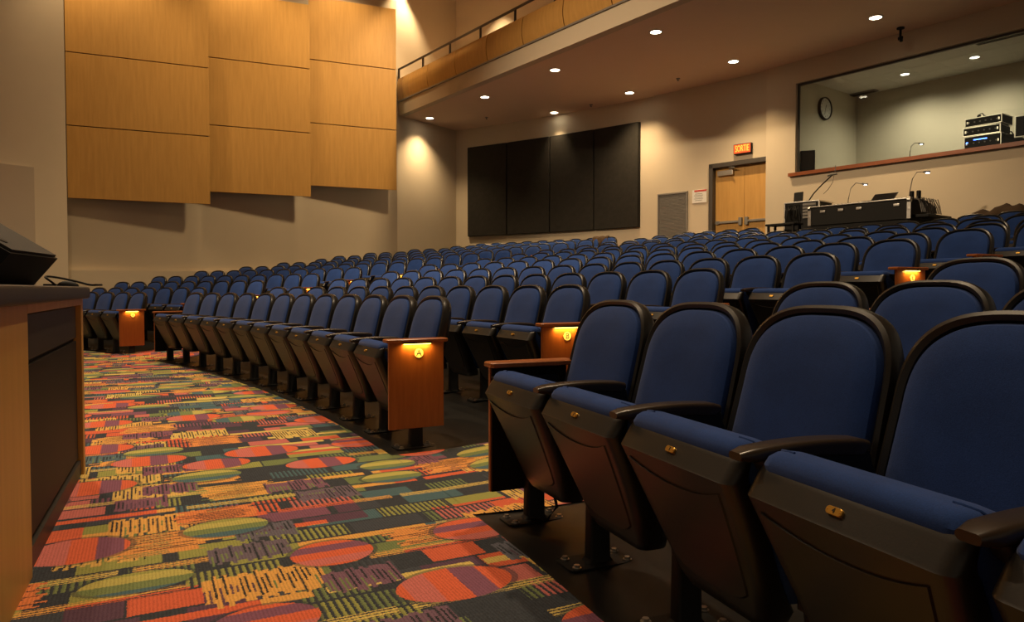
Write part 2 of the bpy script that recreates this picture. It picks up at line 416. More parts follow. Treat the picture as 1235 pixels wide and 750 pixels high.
    mb.loft([[(x, y+c, z) for x, y in rrect(.0215, d, .012, 3)] for z, d, c in ((.26, .06, .01), (.34, .075, .025), (.44, .095, .03), (.52, .115, .02), (.565, .135, -.02), (.588, .14, -.03))])
    P['leg'] = (mb, 'steel_black')
    mb = MB(); mb.cyl((0, 0, .009), .015, .004, 12).cyl((0, 0, .013), .010, .012, 6)
    P['bolt'] = (mb, 'bolt')
    mb = MB(); rings = []
    for i in range(13):
        t = i/12; y = -.218 + .325*t; top = .622 - .010*(2*t-1)**2 + .002*t; w = .027 + .003*sin(pi*t); th = .026 + .012*sin(pi*min(1, t*1.0)*.5)
        if i in (0, 12): w *= .72; th *= .6; top -= .004
        rings.append([(x, y, top - th/2 + z) for x, z in rrect(w, th/2, .011, 3)])
    mb.loft(rings); P['armrest'] = (mb, 'arm')
    return P
SP = seat_parts()
for k_ in ('seat_pan', 'pan_panel', 'seat_cushion', 'seam', 'seam_l', 'number_plate', 'leg', 'armrest'):
    SP[k_][0].v = [(x, y, z*.975) for x, y, z in SP[k_][0].v]
def mk(key, name, parent, **k):
    mb, m = SP[key]; return mb.build(name, M[m], parent, **k)
def bolts(lg):
    for x, y in ((-.042, -.09), (.042, -.09), (-.042, .1), (.042, .1)): mk('bolt', 'foot_bolt', lg, loc=(x, y, 0))
def make_seat(standard=True, full=True):
    t = empty('auditorium_seat')
    bs = mk('back_shell', 'back_shell', t); mk('back_cushion', 'back_cushion', t)
    pan = mk('seat_pan', 'seat_pan', t); mk('pan_panel', 'pan_panel', pan)
    cu = mk('seat_cushion', 'seat_cushion', t)
    if full: mk('seam', 'seam', cu); mk('seam_l', 'seam', cu)
    mk('number_plate', 'number_plate', pan)
    if standard:
        lg = mk('leg', 'leg', t, loc=(-S/2, 0, 0)); 
        if full: bolts(lg)
        mk('armrest', 'armrest', t, loc=(-S/2, 0, 0))
    return t
def dup(root):
    r = root.copy(); COL.objects.link(r)
    for ch in root.children:
        c = ch.copy(); COL.objects.link(c); c.parent = r
        for g in ch.children:
            d = g.copy(); COL.objects.link(d); d.parent = c
    return r
PROTO = {}
def get_seat(standard, full):
    k = (standard, full)
    if k not in PROTO: PROTO[k] = make_seat(*k); return PROTO[k]
    return dup(PROTO[k])
ORD = 'first second third fourth fifth sixth seventh eighth ninth tenth eleventh twelfth thirteenth fourteenth fifteenth sixteenth seventeenth eighteenth nineteenth twentieth'.split()
def column(p):                                       # picture column of a point, to leave out what lies wholly outside the frame
    return 617.5 + F_PX*p[0]/p[1] if p[1] > .25 else 1e6

# ------------------------------------------------------------------ panels that close the rows at the aisles
def end_panel(side, letter=None, lit=False, bolted=False):
    """side +1: the face looks towards +x of the row. Origin on the floor at the leg"""
    t = empty('aisle_end_panel')
    lg = mk('leg', 'leg', t)
    if bolted: bolts(lg)
    mb = MB(); mb.box((side*.040, 0, .364), (.020, .330, .492), .003)
    bd = mb.build('wood_board', M['cherry'], t)
    mb = MB(); mb.box((side*.026, .002, .364), (.010, .326, .488), .002); mb.build('black_backing', M['black'], bd)
    mb = MB(); mb.loft([[(x + side*.022, y + .004, z - .015) for x, y in rrect(.046 - i, .184 - i, .016, 4)] for z, i in ((.622, .003), (.625, 0), (.638, 0), (.642, .004))])
    mb.build('wood_cap', M['cherry'], t)
    if lit:
        mb = MB(); mb.box((side*.059, 0, .6055), (.020, .176, .011), .002); la = mb.build('lamp_strip', [M['steel_black']], t)
        mb = MB(); mb.box((side*.059, 0, .5985), (.014, .160, .005), .001); mb.build('lamp_lens', M['strip'], la)
        mb = MB(); mb.cyl((side*.0515, .012, .545), .026, .004, 28, 'x'); 
        if letter:
            text_mesh(mb, letter, .050, .0015, lambda c: (side*.0542 + c[2]*.5, .012 - side*-1*c[0], .545 + c[1]), 1)
        mb.build('row_letter_disc', [M['plaque'], M['ink']], t)
    return t
def panel_lamp(p, a, side, e=1.0):
    """the small warm lamp under the cap"""
    d = bpy.data.lights.new('aisle_lamp', 'AREA'); d.shape = 'RECTANGLE'; d.size = .012; d.size_y = .16; d.energy = .55*e; d.color = (1, .55, .10); d.spread = math.radians(170)
    o = bpy.data.objects.new('aisle_lamp', d); COL.objects.link(o)
    x = side*.066; o.location = (p[0] + x*sin(a), p[1] - x*cos(a), p[2] + .594); o.rotation_euler = (0, side*math.radians(14), a - pi/2)

PB = {}
def put_panel(a, k, side, letter, lit, label, group):
    r = rk(k); key = (side, letter, lit, k < 2)
    if key in PB: o = dup(PB[key])
    else: o = end_panel(side, letter, lit, k < 2); PB[key] = o
    p = pol(a, r, hz(r, a)); o.location = p; o.rotation_euler = (0, 0, a - pi/2)
    tag(o, label, 'aisle end panel', group)
    if lit: panel_lamp(p, a, side)

count = 0
def put_seat(a, k, standard, full, label, group):
    global count
    r = rk(k); o = get_seat(standard, full); o.location = pol(a, r, hz(r, a)); o.rotation_euler = (0, 0, a - pi/2)
    tag(o, label, 'seat', group); count += 1; return o

LET = 'ABCDEFGHIJKLM'
ROWN = ['front row'] + [ORD[i] + ' row' for i in range(1, 13)]
BLOCKED = lambda p: 922 < column(p) < 1142            # the mixing desk stands where the last rows would run
for k in range(13):
    r = rk(k); t = S/r; a0 = A_C + E_C[k]/r
    n = int((A_FAR*r - a0*r)/S + .30)
    first = True
    for i in range(n):
        a = a0 + (i + .5)*t; p = pol(a, r + .2)
        if column(p) > 1275: continue
        if k >= 10 and BLOCKED(p): continue
        if k >= 11 and column(p) > 1100: continue
        put_seat(a, k, i < n-1, k < 2, f'blue tip-up auditorium seat, {ORD[i]} from the lettered aisle panel, {ROWN[k]} of the centre block', 'seats of the centre block')
    if column(pol(a0, r)) < 1250:
        put_panel(a0, k, 1, LET[k], True, f'cherry wood aisle panel with lit letter {LET[k]}, {ROWN[k]} of the centre block', 'lit aisle panels of the centre block')
    put_panel(a0 + n*t, k, -1, None, False, f'unlit cherry wood end panel, far aisle, {ROWN[k]} of the centre block', 'unlit aisle panels of the centre block')
# block beside the side wall
NF = [7, 7, 9, 10, 10, 10, 10, 10, 11, 11, 10, 9, 9]
for k in range(13):
    r = rk(k); t = S/r; a0 = A_FAR + 1.50/r + (.06 if k in (0, 4, 6) else -.08 if k == 3 else 0)/r - (.26/r if k == 0 else 0)
    for i in range(NF[k]):
        put_seat(a0 + (i + .5)*t, k, i < NF[k]-1, k < 1, f'blue tip-up auditorium seat, {ORD[i]} from its lit panel, {ROWN[k]} of the side wall block', 'seats of the side wall block')
    put_panel(a0, k, 1, LET[k], True, f'cherry wood aisle panel with warm lamp, {ROWN[k]} of the side wall block', 'lit aisle panels of the side wall block')
    put_panel(a0 + NF[k]*t, k, -1, None, False, f'unlit cherry wood end panel by the side wall, {ROWN[k]} of its block', 'unlit panels by the side wall')
# block across the aisle, close to the lens
for k in range(4):
    r = rk(k); t = SR/r; a0 = A_R[k]
    for i in range(7):
        a = a0 - (i + .5)*t; p = pol(a, r + .2)
        if p[1] < .55 or column(pol(a + .5*t, r - .2)) > 1330 and column(pol(a + .5*t, r + .25)) > 1330: continue
        o = put_seat(a, k, True, True, f'large blue seat, {ORD[i]} from the aisle, {ROWN[k]} of the block facing panel A', 'seats of the block across the aisle')
        for ch in o.children:                          # this block's standards stand on the other side of each seat
            if ch.name.startswith(('leg', 'armrest')): ch.location = (SR/2, 0, 0)
            if ch.name.startswith('seat_pan') and k == 0:
                mb = MB(); text_mesh(mb, str(i+1), .013, .0008, lambda c: (lambda q: (q[0], q[1], q[2]*.975))(SP['band'](c[0], c[1], .0030 + c[2])), 0)
                nm = mb.build('seat_number', M['ink'], ch)
    put_panel(a0, k, -1, None, False, f'unlit cherry wood end panel, {ROWN[k]} of the block facing panel A', 'unlit aisle panels across the aisle')
print('SEATS', count)

# ------------------------------------------------------------------ walls
TOP = 10.5
def wall_seg(name, P, Q, z0, z1, m, th=.15, parent=None):
    dx, dy = Q[0]-P[0], Q[1]-P[1]; L = hypot(dx, dy); nx, ny = -dy/L*th, dx/L*th      # thickness on the left of P->Q
    mb = MB(); mb.add([(P[0], P[1], z0), (Q[0], Q[1], z0), (Q[0]+nx, Q[1]+ny, z0), (P[0]+nx, P[1]+ny, z0), (P[0], P[1], z1), (Q[0], Q[1], z1), (Q[0]+nx, Q[1]+ny, z1), (P[0]+nx, P[1]+ny, z1)],
                      [(0,3,2,1),(4,5,6,7),(0,1,5,4),(1,2,6,5),(2,3,7,6),(3,0,4,7)])
    o = mb.build(name, m, parent, smooth=0); return o if parent else struct(o)
RB = 34.0
W0, W1 = (-10.55, 17.3), (-3.34, 21.35)
WE = (-1.62, 23.62)
wd = norm((W1[0]-W0[0], W1[1]-W0[1], 0)); wn = (wd[1], -wd[0])                        # wn looks into the hall
wall_seg('wall_side', W0, W1, -.1, TOP, M['wall'])
wall_seg('wall_side_far', W1, WE, -.1, TOP, M['wall'])
# the low plinth along the side wall, its top catching light
def off(P, k): return (P[0] + wn[0]*k, P[1] + wn[1]*k)
wall_seg('baseboard_side', off(W0, .14), off((W0[0]+wd[0]*7.0, W0[1]+wd[1]*7.0), .14), -.1, 1.36, M['wall'], .14)
# proscenium wall
PL = (-10.13, 16.7); PD = (-.6, -.8)
wall_seg('wall_left', (PL[0]+PD[0]*9, PL[1]+PD[1]*9), PL, -.1, TOP, M['wall'], .35)
q, _ = on_line(43, PL, PD); q2 = (q[0]+PD[0]*3, q[1]+PD[1]*3); pn = (.8, -.6)
wall_seg('wall_left_panel', (q2[0]+pn[0]*.05, q2[1]+pn[1]*.05), (q[0]+pn[0]*.05, q[1]+pn[1]*.05), .3, zat(204, 16.3), M['wall_grey'], .05)
# back wall, curved
def arc_wall(name, r, a0, a1, z0, z1, m, n=24, th=.15):
    mb = MB(); rings = []
    for i in range(n+1):
        a = a0 + (a1-a0)*i/n
        rings.append([pol(a, r, z0), pol(a, r+th, z0), pol(a, r+th, z1), pol(a, r, z1)])
    mb.loft(rings); return struct(mb.build(name, m, smooth=20))
def ang_of(u, r):
    m = (u - 617.5)/F_PX; a = m*m+1; b = -2*(m*CX+CY); c = CX*CX+CY*CY-r*r
    y = (-b + sqrt(b*b-4*a*c))/(2*a); return atan2(y-CY, m*y-CX)
a_corner = atan2(WE[1]-CY, WE[0]-CX) + .012; a_jog = ang_of(789, RB); a_booth = ang_of(945, RB)
arc_wall('wall_back', RB, a_corner, a_jog - .001, .5, TOP, M['wall'])
RD = RB - .06
a_d0, a_d1 = ang_of(855, RD), ang_of(937, RD)
arc_wall('wall_back_door_side', RD, a_jog, a_d0, .5, SOFFIT + .1, M['wall'], 10, .3)
ZF = hz(RD); DOOR_T = zat(201.5, 18.35)
arc_wall('wall_back_over_door', RD, a_d0, a_d1, DOOR_T, SOFFIT + .1, M['wall'], 10, .3)
wall_seg('wall_back_upper', pol(a_jog+.002, RB)[:2], pol(a_jog-.25, RB)[:2], SOFFIT + .1, TOP, M['wall'], .15)

# double door
a_m = (a_d0 + a_d1)/2; dp = pol(a_m, RD, 0); Lw = 2*RD*sin(abs(a_d0-a_d1)/2); Hd = DOOR_T - ZF
d = struct(empty('door_1', (dp[0], dp[1], ZF), a_m - pi/2))
mb = MB(); fw = .11
mb.box((-Lw/2+fw/2, .04, Hd/2), (fw, .22, Hd), .008).box((Lw/2-fw/2, .04, Hd/2), (fw, .22, Hd), .008).box((0, .04, Hd-fw/2), (Lw, .22, fw), .008)
mb.build('door_frame', M['door_frame'], d)
for sx in (-1, 1):
    w = (Lw-2*fw)/2 - .006; cx_ = sx*(w/2+.003)
    mb = MB(); mb.box((cx_, .09, (Hd-fw)/2), (w, .045, Hd-fw-.01), .003); lf = mb.build('door_leaf', M['maple'], d)
    mb = MB(); zb = zat(270, 18.2) - ZF
    mb.box((cx_, .035, zb), (w*.86, .05, .055), .01); mb.box((cx_ - sx*w*.40, .035, zb), (.085, .07, .19), .012); mb.box((cx_+sx*w*.40, .04, zb), (.10, .06, .085), .01)
    mb.build('push_bar', M['grey'], lf)
mb = MB(); cx_ = -((Lw-2*fw)/2)*.62
mb.box((cx_, .03, Hd-fw-.14), (.42, .075, .13), .012); mb.build('door_closer', M['alu'], d)
mb = MB(); mb.tube([(cx_+.1, .02, Hd-fw-.07), (cx_+.32, -.10, Hd-fw-.05), (cx_+.12, -.02, Hd-fw-.01)], .012); mb.build('closer_arm', M['grey'], d)

# dark acoustic panels on the back wall
ZP0, ZP1 = zat(285, 22.9), zat(178, 22.9)
edges = [ang_of(u, RB-.06) for u in (564.5, 612, 663.5, 716.5, 770.5)]
DN = ['first from the corner', 'second from the corner', 'third from the corner', 'fourth from the corner, beside the grille']
for i in range(4):
    a = (edges[i]+edges[i+1])/2; w = 2*(RB-.06)*sin((edges[i]-edges[i+1])/2) - .035
    p = pol(a, RB - .075); t = empty('acoustic_panel', (p[0], p[1], ZP0), a - pi/2)
    mb = MB(); mb.box((0, 0, (ZP1-ZP0)/2), (w, .09, ZP1-ZP0), .02); mb.build('cloth_face', M['absorb'], t)
    mb = MB(); h_ = ZP1-ZP0
    mb.box((-w/2-.006, .03, h_/2), (.012, .07, h_), 0).box((w/2+.006, .03, h_/2), (.012, .07, h_), 0)
    mb.build('edge_trim', M['black'], t)
    tag(t, f'tall charcoal cloth acoustic panel on the back wall, {DN[i]}', 'acoustic panel', 'charcoal panels on the back wall')
# return-air grille
ga, gb = ang_of(793, RD), ang_of(829, RD); a = (ga+gb)/2; w = 2*RD*sin((ga-gb)/2); p = pol(a, RD-.02)
zb_, zt_ = zat(300, 18.9), zat(233.5, 18.9); h_ = zt_-zb_
t = empty('wall_grille', (p[0], p[1], zb_), a - pi/2)
mb = MB(); mb.box((0, .03, h_/2), (w, .03, h_), 0); mb.build('backing', M['grey'], t)
mb = MB(); 
for i in range(48): mb.box((0, .004, .05 + (h_-.1)*(i+.5)/48), (w-.08, .012, .014), 0)
mb.build('louvre_slats', M['grey'], t)
mb = MB(); mb.box((-w/2+.02, 0, h_/2), (.04, .04, h_), .004).box((w/2-.02, 0, h_/2), (.04, .04, h_), .004).box((0, 0, h_-.02), (w, .04, .04), .004).box((0, 0, .02), (w, .04, .04), .004)
mb.build('grille_frame', M['grey'], t)
tag(t, 'grey louvred air grille on the back wall between charcoal panel and door', 'air grille')
# notice board
na_ = ang_of(843, RD); p = pol(na_, RD-.012); zc = zat(239, 18.6)
t = empty('wall_notice', (p[0], p[1], zc), na_ - pi/2)
mb = MB(); mb.box((0, 0, 0), (.40, .02, .33), .003); mb.build('notice_sheet', M['paper'], t)
mb = MB(); mb.box((.03, -.012, .135), (.34, .006, .04), 0); mb.build('red_header', M['redink'], t)
mb = MB()
for i in range(5): mb.box((-.02, -.011, .06 - i*.04), (.20 + .05*(i % 2), .002, .010), 0)
mb.build('printed_lines', M['grey'], t)
tag(t, 'white notice with red header beside the dark door frame', 'notice')
# exit sign
ea = ang_of(896, RD); p = pol(ea, RD-.06); zc = zat(180.5, p[1])
t = empty('exit_sign', (p[0], p[1], zc), ea - pi/2 + .05)
mb = MB(); mb.box((0, .0, 0), (.45, .09, .235), .012); mb.build('sign_housing', M['black'], t)
mb = MB(); mb.box((0, -.046, 0), (.42, .006, .205), .002); mb.build('sign_face', M['sortie_bg'], t)
mb = MB(); text_mesh(mb, 'SORTIE', .165, .006, lambda c: (c[0]*.66, -.052 - c[2], c[1]*1.3)); mb.build('sign_lettering', M['sortie'], t)
tag(t, 'lit red SORTIE exit sign above the double door', 'exit sign')

# ------------------------------------------------------------------ maple reflector panels on the side wall
def wall_pt(u): return on_line(u, W0, wd[:2])
MH = 1.70
spec = [(84, 255, 239.5, .22, .46, 1), (254, 376, 232.0, .22, .46, 2), (375, 479, 224.6, .22, .46, 3)]
PN = {1: 'first from the proscenium', 2: 'middle of the three', 3: 'last, beside the balcony end'}
for (u0, u1, yb, o0, o1, idx) in spec:
    # left edge lies o0 off the wall, right edge o1
    p0, _ = on_line(u0, off(W0, o0), wd[:2]); p1, _ = on_line(u1, off(W0, o1), wd[:2])
    L = hypot(p1[0]-p0[0], p1[1]-p0[1]); rz = atan2(p1[1]-p0[1], p1[0]-p0[0])
    zb = zat(yb, p0[1]); t = empty('wood_reflector_panel', (p0[0], p0[1], zb), rz)
    mh = 87.9*p0[1]/F_PX if False else MH
    for i in range(3):
        mb = MB(); mb.box((L/2, .02, mh*i + mh/2), (L, .04, mh - .022), .004); mb.build('veneer_board', M['maple'], t)
    mb = MB(); mb.box((L/2, .055, mh*1.5), (L-.06, .03, mh*3-.06), 0); mb.build('black_frame', M['black'], t)
    tag(t, f'tall honey maple wall panel of three boards, {PN[idx]}', 'wall panel', 'maple panels on the side wall')
    mb = MB()
    for uu in (.25, .75):
        pass
# ------------------------------------------------------------------ balcony
BL0 = on_plane(485, 140, SOFFIT); BL1 = on_plane(828, 0, SOFFIT)
bd = norm((BL1[0]-BL0[0], BL1[1]-BL0[1], 0)); bn = (bd[1], -bd[0]); bn = (-abs(bn[0]), bn[1]) if bn[0] > 0 else bn   # towards the stage
BL0 = (BL0[0]-bd[0]*1.2, BL0[1]-bd[1]*1.2); LB = 22
def bp(t, n, z): return (BL0[0]+bd[0]*t+bn[0]*n, BL0[1]+bd[1]*t+bn[1]*n, z)
# soffit slab
mb = MB()
# polygon: front edge to behind back wall
far = [bp(LB, -.19, 0), bp(LB, -9, 0), bp(-1.5, -9, 0), bp(0, -.19, 0)]
mb.add([(x, y, SOFFIT) for x, y, _ in far] + [(x, y, SOFFIT+.12) for x, y, _ in far], [(0,1,2,3),(4,5,6,7),(0,1,5,4),(1,2,6,5),(2,3,7,6),(3,0,4,7)])
struct(mb.build('ceiling', M['ceil'], smooth=0))
ZW0, ZW1, ZR = 6.32, 7.0, 7.28
mb = MB(); mb.add([bp(0, 0, SOFFIT), bp(LB, 0, SOFFIT), bp(LB, .02, ZW0), bp(0, .02, ZW0), bp(0, -.2, SOFFIT), bp(LB, -.2, SOFFIT), bp(LB, -.2, ZW0), bp(0, -.2, ZW0)], [(0,1,2,3),(4,7,6,5),(3,2,6,7),(0,4,5,1),(0,3,7,4),(1,5,6,2)])
struct(mb.build('wall_balcony_fascia', M['wall'], smooth=0))
mb = MB(); mb.add([bp(0, .06, ZW0+.0), bp(LB, .06, ZW0), bp(LB, .06, ZW0+.035), bp(0, .06, ZW0+.035), bp(0, -.1, ZW0), bp(LB, -.1, ZW0), bp(LB, -.1, ZW0+.035), bp(0, -.1, ZW0+.035)], [(0,1,2,3),(4,7,6,5),(3,2,6,7),(0,4,5,1),(0,3,7,4),(1,5,6,2)])
struct(mb.build('trim_1', M['grey'], smooth=0))
pw = 1.42
root = struct(empty('wall_balcony_parapet', (BL0[0], BL0[1], 0)))
for i in range(int(LB/pw)):
    t0, t1 = i*pw + .012, (i+1)*pw - .012; rings = []
    for t_ in (t0, t1):
        prof = []
        for j in range(9): 
            q_ = j/8; prof.append((.02 + .06*sin(pi*q_)**.8 if 0 < j < 8 else .02, ZW0 + .035 + (ZW1-ZW0-.035)*q_))
        prof += [(-.04, ZW1), (-.04, ZW0+.035)]
        rings.append([(lambda p: (p[0]-BL0[0], p[1]-BL0[1], p[2]))(bp(t_, n_, z_)) for n_, z_ in prof])
    mb = MB(); mb.loft(rings); mb.build('parapet_board', M['maple'], root, smooth=40)
t = empty('balcony_railing', (BL0[0], BL0[1], 0))
loc = lambda p: (p[0]-BL0[0], p[1]-BL0[1], p[2])
mb = MB(); mb.tube([loc(bp(.6, .0, ZR)), loc(bp(LB, .0, ZR))], .032, 10); mb.build('top_rail', M['door_frame'], t)
for i in range(1, int(LB/pw)+1):
    mb = MB(); mb.box((0, 0, 0), (.03, .05, ZR-ZW1+.02), 0, fn=lambda p: loc(bp(i*pw + p[0] - .35, p[1], p[2] + (ZR+ZW1)/2))); mb.build('rail_post', M['door_frame'], t)
tag(t, 'dark metal hand rail on posts along the top of the maple balcony front', 'railing')

# recessed downlights and small fittings in the soffit
DL = [(789, 42), (1051, 25), (882, 77), (669, 87), (585, 119), (758, 114), (668, 137.5), (519, 144)]
DLN = ['large one midway along the balcony edge', 'big, above the booth window beside the bracket', 'in front of the exit sign and booth corner', 'closest to the balcony edge',
       'between balcony edge and back corner', 'above the last charcoal panel', 'above the second charcoal panel', 'smallest, in the corner by the side wall']
def spot(name, p, target, e, size, blend, col=(1, .70, .40), rad=.05):
    d = bpy.data.lights.new(name, 'SPOT'); d.energy = e; d.spot_size = math.radians(size); d.spot_blend = blend; d.color = col; d.shadow_soft_size = rad
    o = bpy.data.objects.new(name, d); COL.objects.link(o); o.location = p
    from mathutils import Vector
    o.rotation_euler = (Vector(target) - Vector(p)).to_track_quat('-Z', 'Y').to_euler(); return o
WARM = (1, .71, .385)
E_DL = 500
def ring_mesh(mb, r0, r1, z0, z1, n=32):
    vs = []
    for r_, z_ in ((r0, z1), (r0, z0), (r1, z0), (r1, z1)): vs.append([(r_*cos(2*pi*j/n), r_*sin(2*pi*j/n), z_) for j in range(n)])
    mb.loft(vs, False, False); return mb
first = None
for (u, v), nm in zip(DL, DLN):
    x, y = on_plane(u, v, SOFFIT)
    if first is None:
        t = empty('ceiling_downlight'); first = t
        mb = MB(); ring_mesh(mb, .105, .135, -.008, .004); mb.build('trim_ring', M['white'], t)
        mb = MB(); mb.cyl((0, 0, -.001), .108, .004, 28); mb.build('lit_lens', M['lens'], t)
    else: t = dup(first)
    t.location = (x, y, SOFFIT); tag(t, f'round recessed downlight in the balcony soffit, {nm}', 'ceiling light', 'recessed downlights')
    near = hypot(x-CX, y-CY) > RB - .9 and u < 700
    spot('downlight', (x, y, SOFFIT-.03), (x, y, 0), E_DL*(.4 if near else 1), 70 if near else 108, 1.0, WARM, .07)
for (u, v), nm in zip([(816, 97), (712, 128), (587, 143)], ['second from the booth, above the last charcoal panel', 'above the third charcoal panel', 'towards the side wall corner']):
    x, y = on_plane(u, v, SOFFIT)
    t = empty('ceiling_sprinkler', (x, y, SOFFIT))
    mb = MB(); mb.cyl((0, 0, -.006), .05, .012, 20); mb.build('escutcheon', M['grey'], t)
    mb = MB(); mb.cyl((0, 0, -.03), .014, .05, 12).cyl((0, 0, -.055), .03, .006, 12); mb.build('sprinkler_head', M['grey'], t)
    tag(t, f'small grey sprinkler in the soffit, {nm}', 'sprinkler', 'soffit sprinklers')
x, y = on_plane(1081, 37, SOFFIT)
t = empty('ceiling_bracket', (x, y, SOFFIT))
mb = MB(); mb.cyl((0, 0, -.012), .07, .024, 18); mb.build('ceiling_plate', M['black'], t)
mb = MB(); mb.cyl((0, 0, -.10), .022, .18, 12); mb.build('stem', M['black'], t)
mb = MB(); mb.box((0, 0, -.20), (.06, .10, .06), .01).cyl((0, -.03, -.25), .03, .05, 12); mb.build('swivel_head', M['black'], t)
tag(t, 'black bracket hanging from the soffit in front of the booth window', 'bracket')

# ------------------------------------------------------------------ control booth
B0 = on_plane(922, 86.5, SOFFIT); B1 = on_plane(1235, 2, SOFFIT)
D_ = norm((B1[0]-B0[0], B1[1]-B0[1], 0))[:2]; NB = (-D_[1], D_[0]); NB = NB if NB[1] > 0 else (-NB[0], -NB[1])     # NB goes into the booth
def bt(u, n=0.0): return on_line(u, (B0[0]+NB[0]*n, B0[1]+NB[1]*n), D_)[1]
def bq(t_, n_, z_): return (B0[0]+D_[0]*t_+NB[0]*n_, B0[1]+D_[1]*t_+NB[1]*n_, z_)
def bbox(mb, t0, t1, n0, n1, z0, z1, mi=0):
    mb.add([bq(a, b, c) for c in (z0, z1) for b in (n0, n1) for a in (t0, t1)], [(0,2,3,1),(4,5,7,6),(0,1,5,4),(2,6,7,3),(0,4,6,2),(1,3,7,5)], mi); return mb
TW = bt(957); TE = bt(1235) + 2.6; WD = bq(TW, 0, 0)[1]; WZ0, WZ1 = zat(209.5, WD), zat(103, WD); TH = .20
mb = MB(); bbox(mb, 0, TE, 0, TH, .5, WZ0); struct(mb.build('wall_booth', M['wall'], smooth=0))
mb = MB(); bbox(mb, 0, TE, 0, TH, WZ1, SOFFIT); struct(mb.build('wall_booth_over_window', M['wall'], smooth=0))
mb = MB(); bbox(mb, 0, TW, 0, TH, WZ0, WZ1); struct(mb.build('wall_booth_pier', M['wall'], smooth=0))
mb = MB(); bbox(mb, 0, .15, TH, 2.0, .5, SOFFIT); struct(mb.build('wall_booth_return', M['wall'], smooth=0))
w1 = struct(empty('window_1', bq(TW, 0, WZ0)))
def bbox_l(mb, *a):
    o = MB(); bbox(o, *a); base = bq(TW, 0, WZ0); mb.add([sub(p, base) for p in o.v], o.f); return mb
mb = MB(); bbox_l(mb, TW, TE, .10, .112, WZ0, WZ1); mb.build('window_pane', M['glass'], w1, smooth=0)
mb = MB(); bbox_l(mb, TW, TW+.035, .08, .13, WZ0, WZ1); bbox_l(mb, TW, TE, .08, .13, WZ1-.045, WZ1); mb.build('window_frame', M['door_frame'], w1, smooth=0)
mb = MB(); bbox_l(mb, TW-.12, TE, -.09, .55, WZ0-.075, WZ0); mb.build('window_sill', M['sill'], w1, smooth=0)
BD = 2.75; BZ0, BZ1 = 2.4, WZ1 + .16; TL = TW - .06
mb = MB(); bbox(mb, TL-.12, TL, TH, BD, BZ0, BZ1); struct(mb.build('wall_booth_inner_side', M['booth'], smooth=0))
mb = MB(); bbox(mb, TL-.12, TE, BD, BD+.12, BZ0, BZ1); struct(mb.build('wall_booth_inner_back', M['booth'], smooth=0))
mb = MB(); bbox(mb, TE, TE+.12, TH, BD, BZ0, BZ1); struct(mb.build('wall_booth_inner_end', M['booth'], smooth=0))
mb = MB(); bbox(mb, TL-.12, TE, TH, BD, BZ0-.1, BZ0); struct(mb.build('floor_booth', M['concrete'], smooth=0))
mb = MB()
for i in range(12):
    for j in range(5):
        t0, n0 = TL + i*.6, TH + j*.6
        bbox(mb, t0+.006, min(t0+.594, TE), n0+.006, min(n0+.594, BD), BZ1, BZ1+.02)
bbox(mb, TL, TE, TH, BD, BZ1+.004, BZ1+.03)
struct(mb.build('ceiling_booth', M['tile'], smooth=0))
def at_n(u, n):  t_ = bt(u, n); p = bq(t_, n, 0); return t_, p
rzb = atan2(D_[1], D_[0])
for (u, v), nm in zip([(1087, 92), (1170, 72)], ['deeper in, towards the clock', 'above the rack cases']):
    x, y = on_plane(u, v, BZ1); t = dup(first); t.location = (x, y, BZ1); t.scale = (.8, .8, .8)
    for ch in t.children:
        if ch.name.startswith('lit_lens'): ch.data = ch.data.copy(); ch.data.materials[0] = M['lens_dim']
    tag(t, f'small round downlight in the booth ceiling, {nm}', 'ceiling light', 'booth downlights')
    spot('booth_downlight', (x, y, BZ1-.04), (x, y, 0), 210, 155, .9, (1, .86, .62), .08)
for (u, v), sz, nm in zip([(1036, 114), (1206, 47)], [.7, 1.0], ['in the back corner', 'close behind the glass']):
    x, y = on_plane(u, v, BZ1); t = empty('air_diffuser', (x, y, BZ1), rzb)
    mb = MB(); mb.box((0, 0, -.01), (sz, .22, .03), .004); mb.build('diffuser_frame', M['grey'], t)
    mb = MB()
    for i in range(3): mb.box((0, -.06+.06*i, -.028), (sz-.06, .025, .012), 0)
    mb.build('slot', M['black'], t)
    tag(t, f'dark slotted air diffuser in the booth ceiling, {nm}', 'air diffuser', 'booth air diffusers')
# clock on the inner side wall
nn = 1.05
P_ = (B0[0]+D_[0]*(TL), B0[1]+D_[1]*(TL)); cpt, nn = on_line(990.5, P_, NB)
zc = zat(133, cpt[1]); 
t = empty('wall_clock', (cpt[0]+D_[0]*.03, cpt[1]+D_[1]*.03, zc), rzb + pi/2)
rc = .262
mb = MB(); prof = [(rc-.03, -.015), (rc-.028, -.035), (rc-.008, -.042), (rc, -.03), (rc, .03)]
mb.loft([[(r_*cos(2*pi*j/40), y_, r_*sin(2*pi*j/40)) for j in range(40)] for r_, y_ in prof], False, True); mb.build('clock_rim', M['black'], t)
mb = MB(); mb.cyl((0, -.012, 0), rc-.02, .008, 40, 'y'); fc = mb.build('clock_face', M['white'], t)
mb = MB()
for h in range(1, 13):
    q_ = pi/2 - h*pi/6
    text_mesh(mb, str(h), .054, .002, lambda c: (.182*cos(q_)+c[0], -.0175-c[2]*.5, .182*sin(q_)+c[1]))
mb.build('numerals', M['ink'], fc)
for q_, l_, w_ in ((math.radians(65), .11, .016), (math.radians(-105), .165, .011)):
    mb = MB(); mb.box((0, 0, 0), (l_, .003, w_), 0, fn=lambda p: ((p[0]+l_*.4)*cos(q_)-p[2]*sin(q_), -.019+p[1], (p[0]+l_*.4)*sin(q_)+p[2]*cos(q_))); mb.build('hand', M['ink'], t)
tag(t, 'round white wall clock with black rim inside the booth', 'clock')
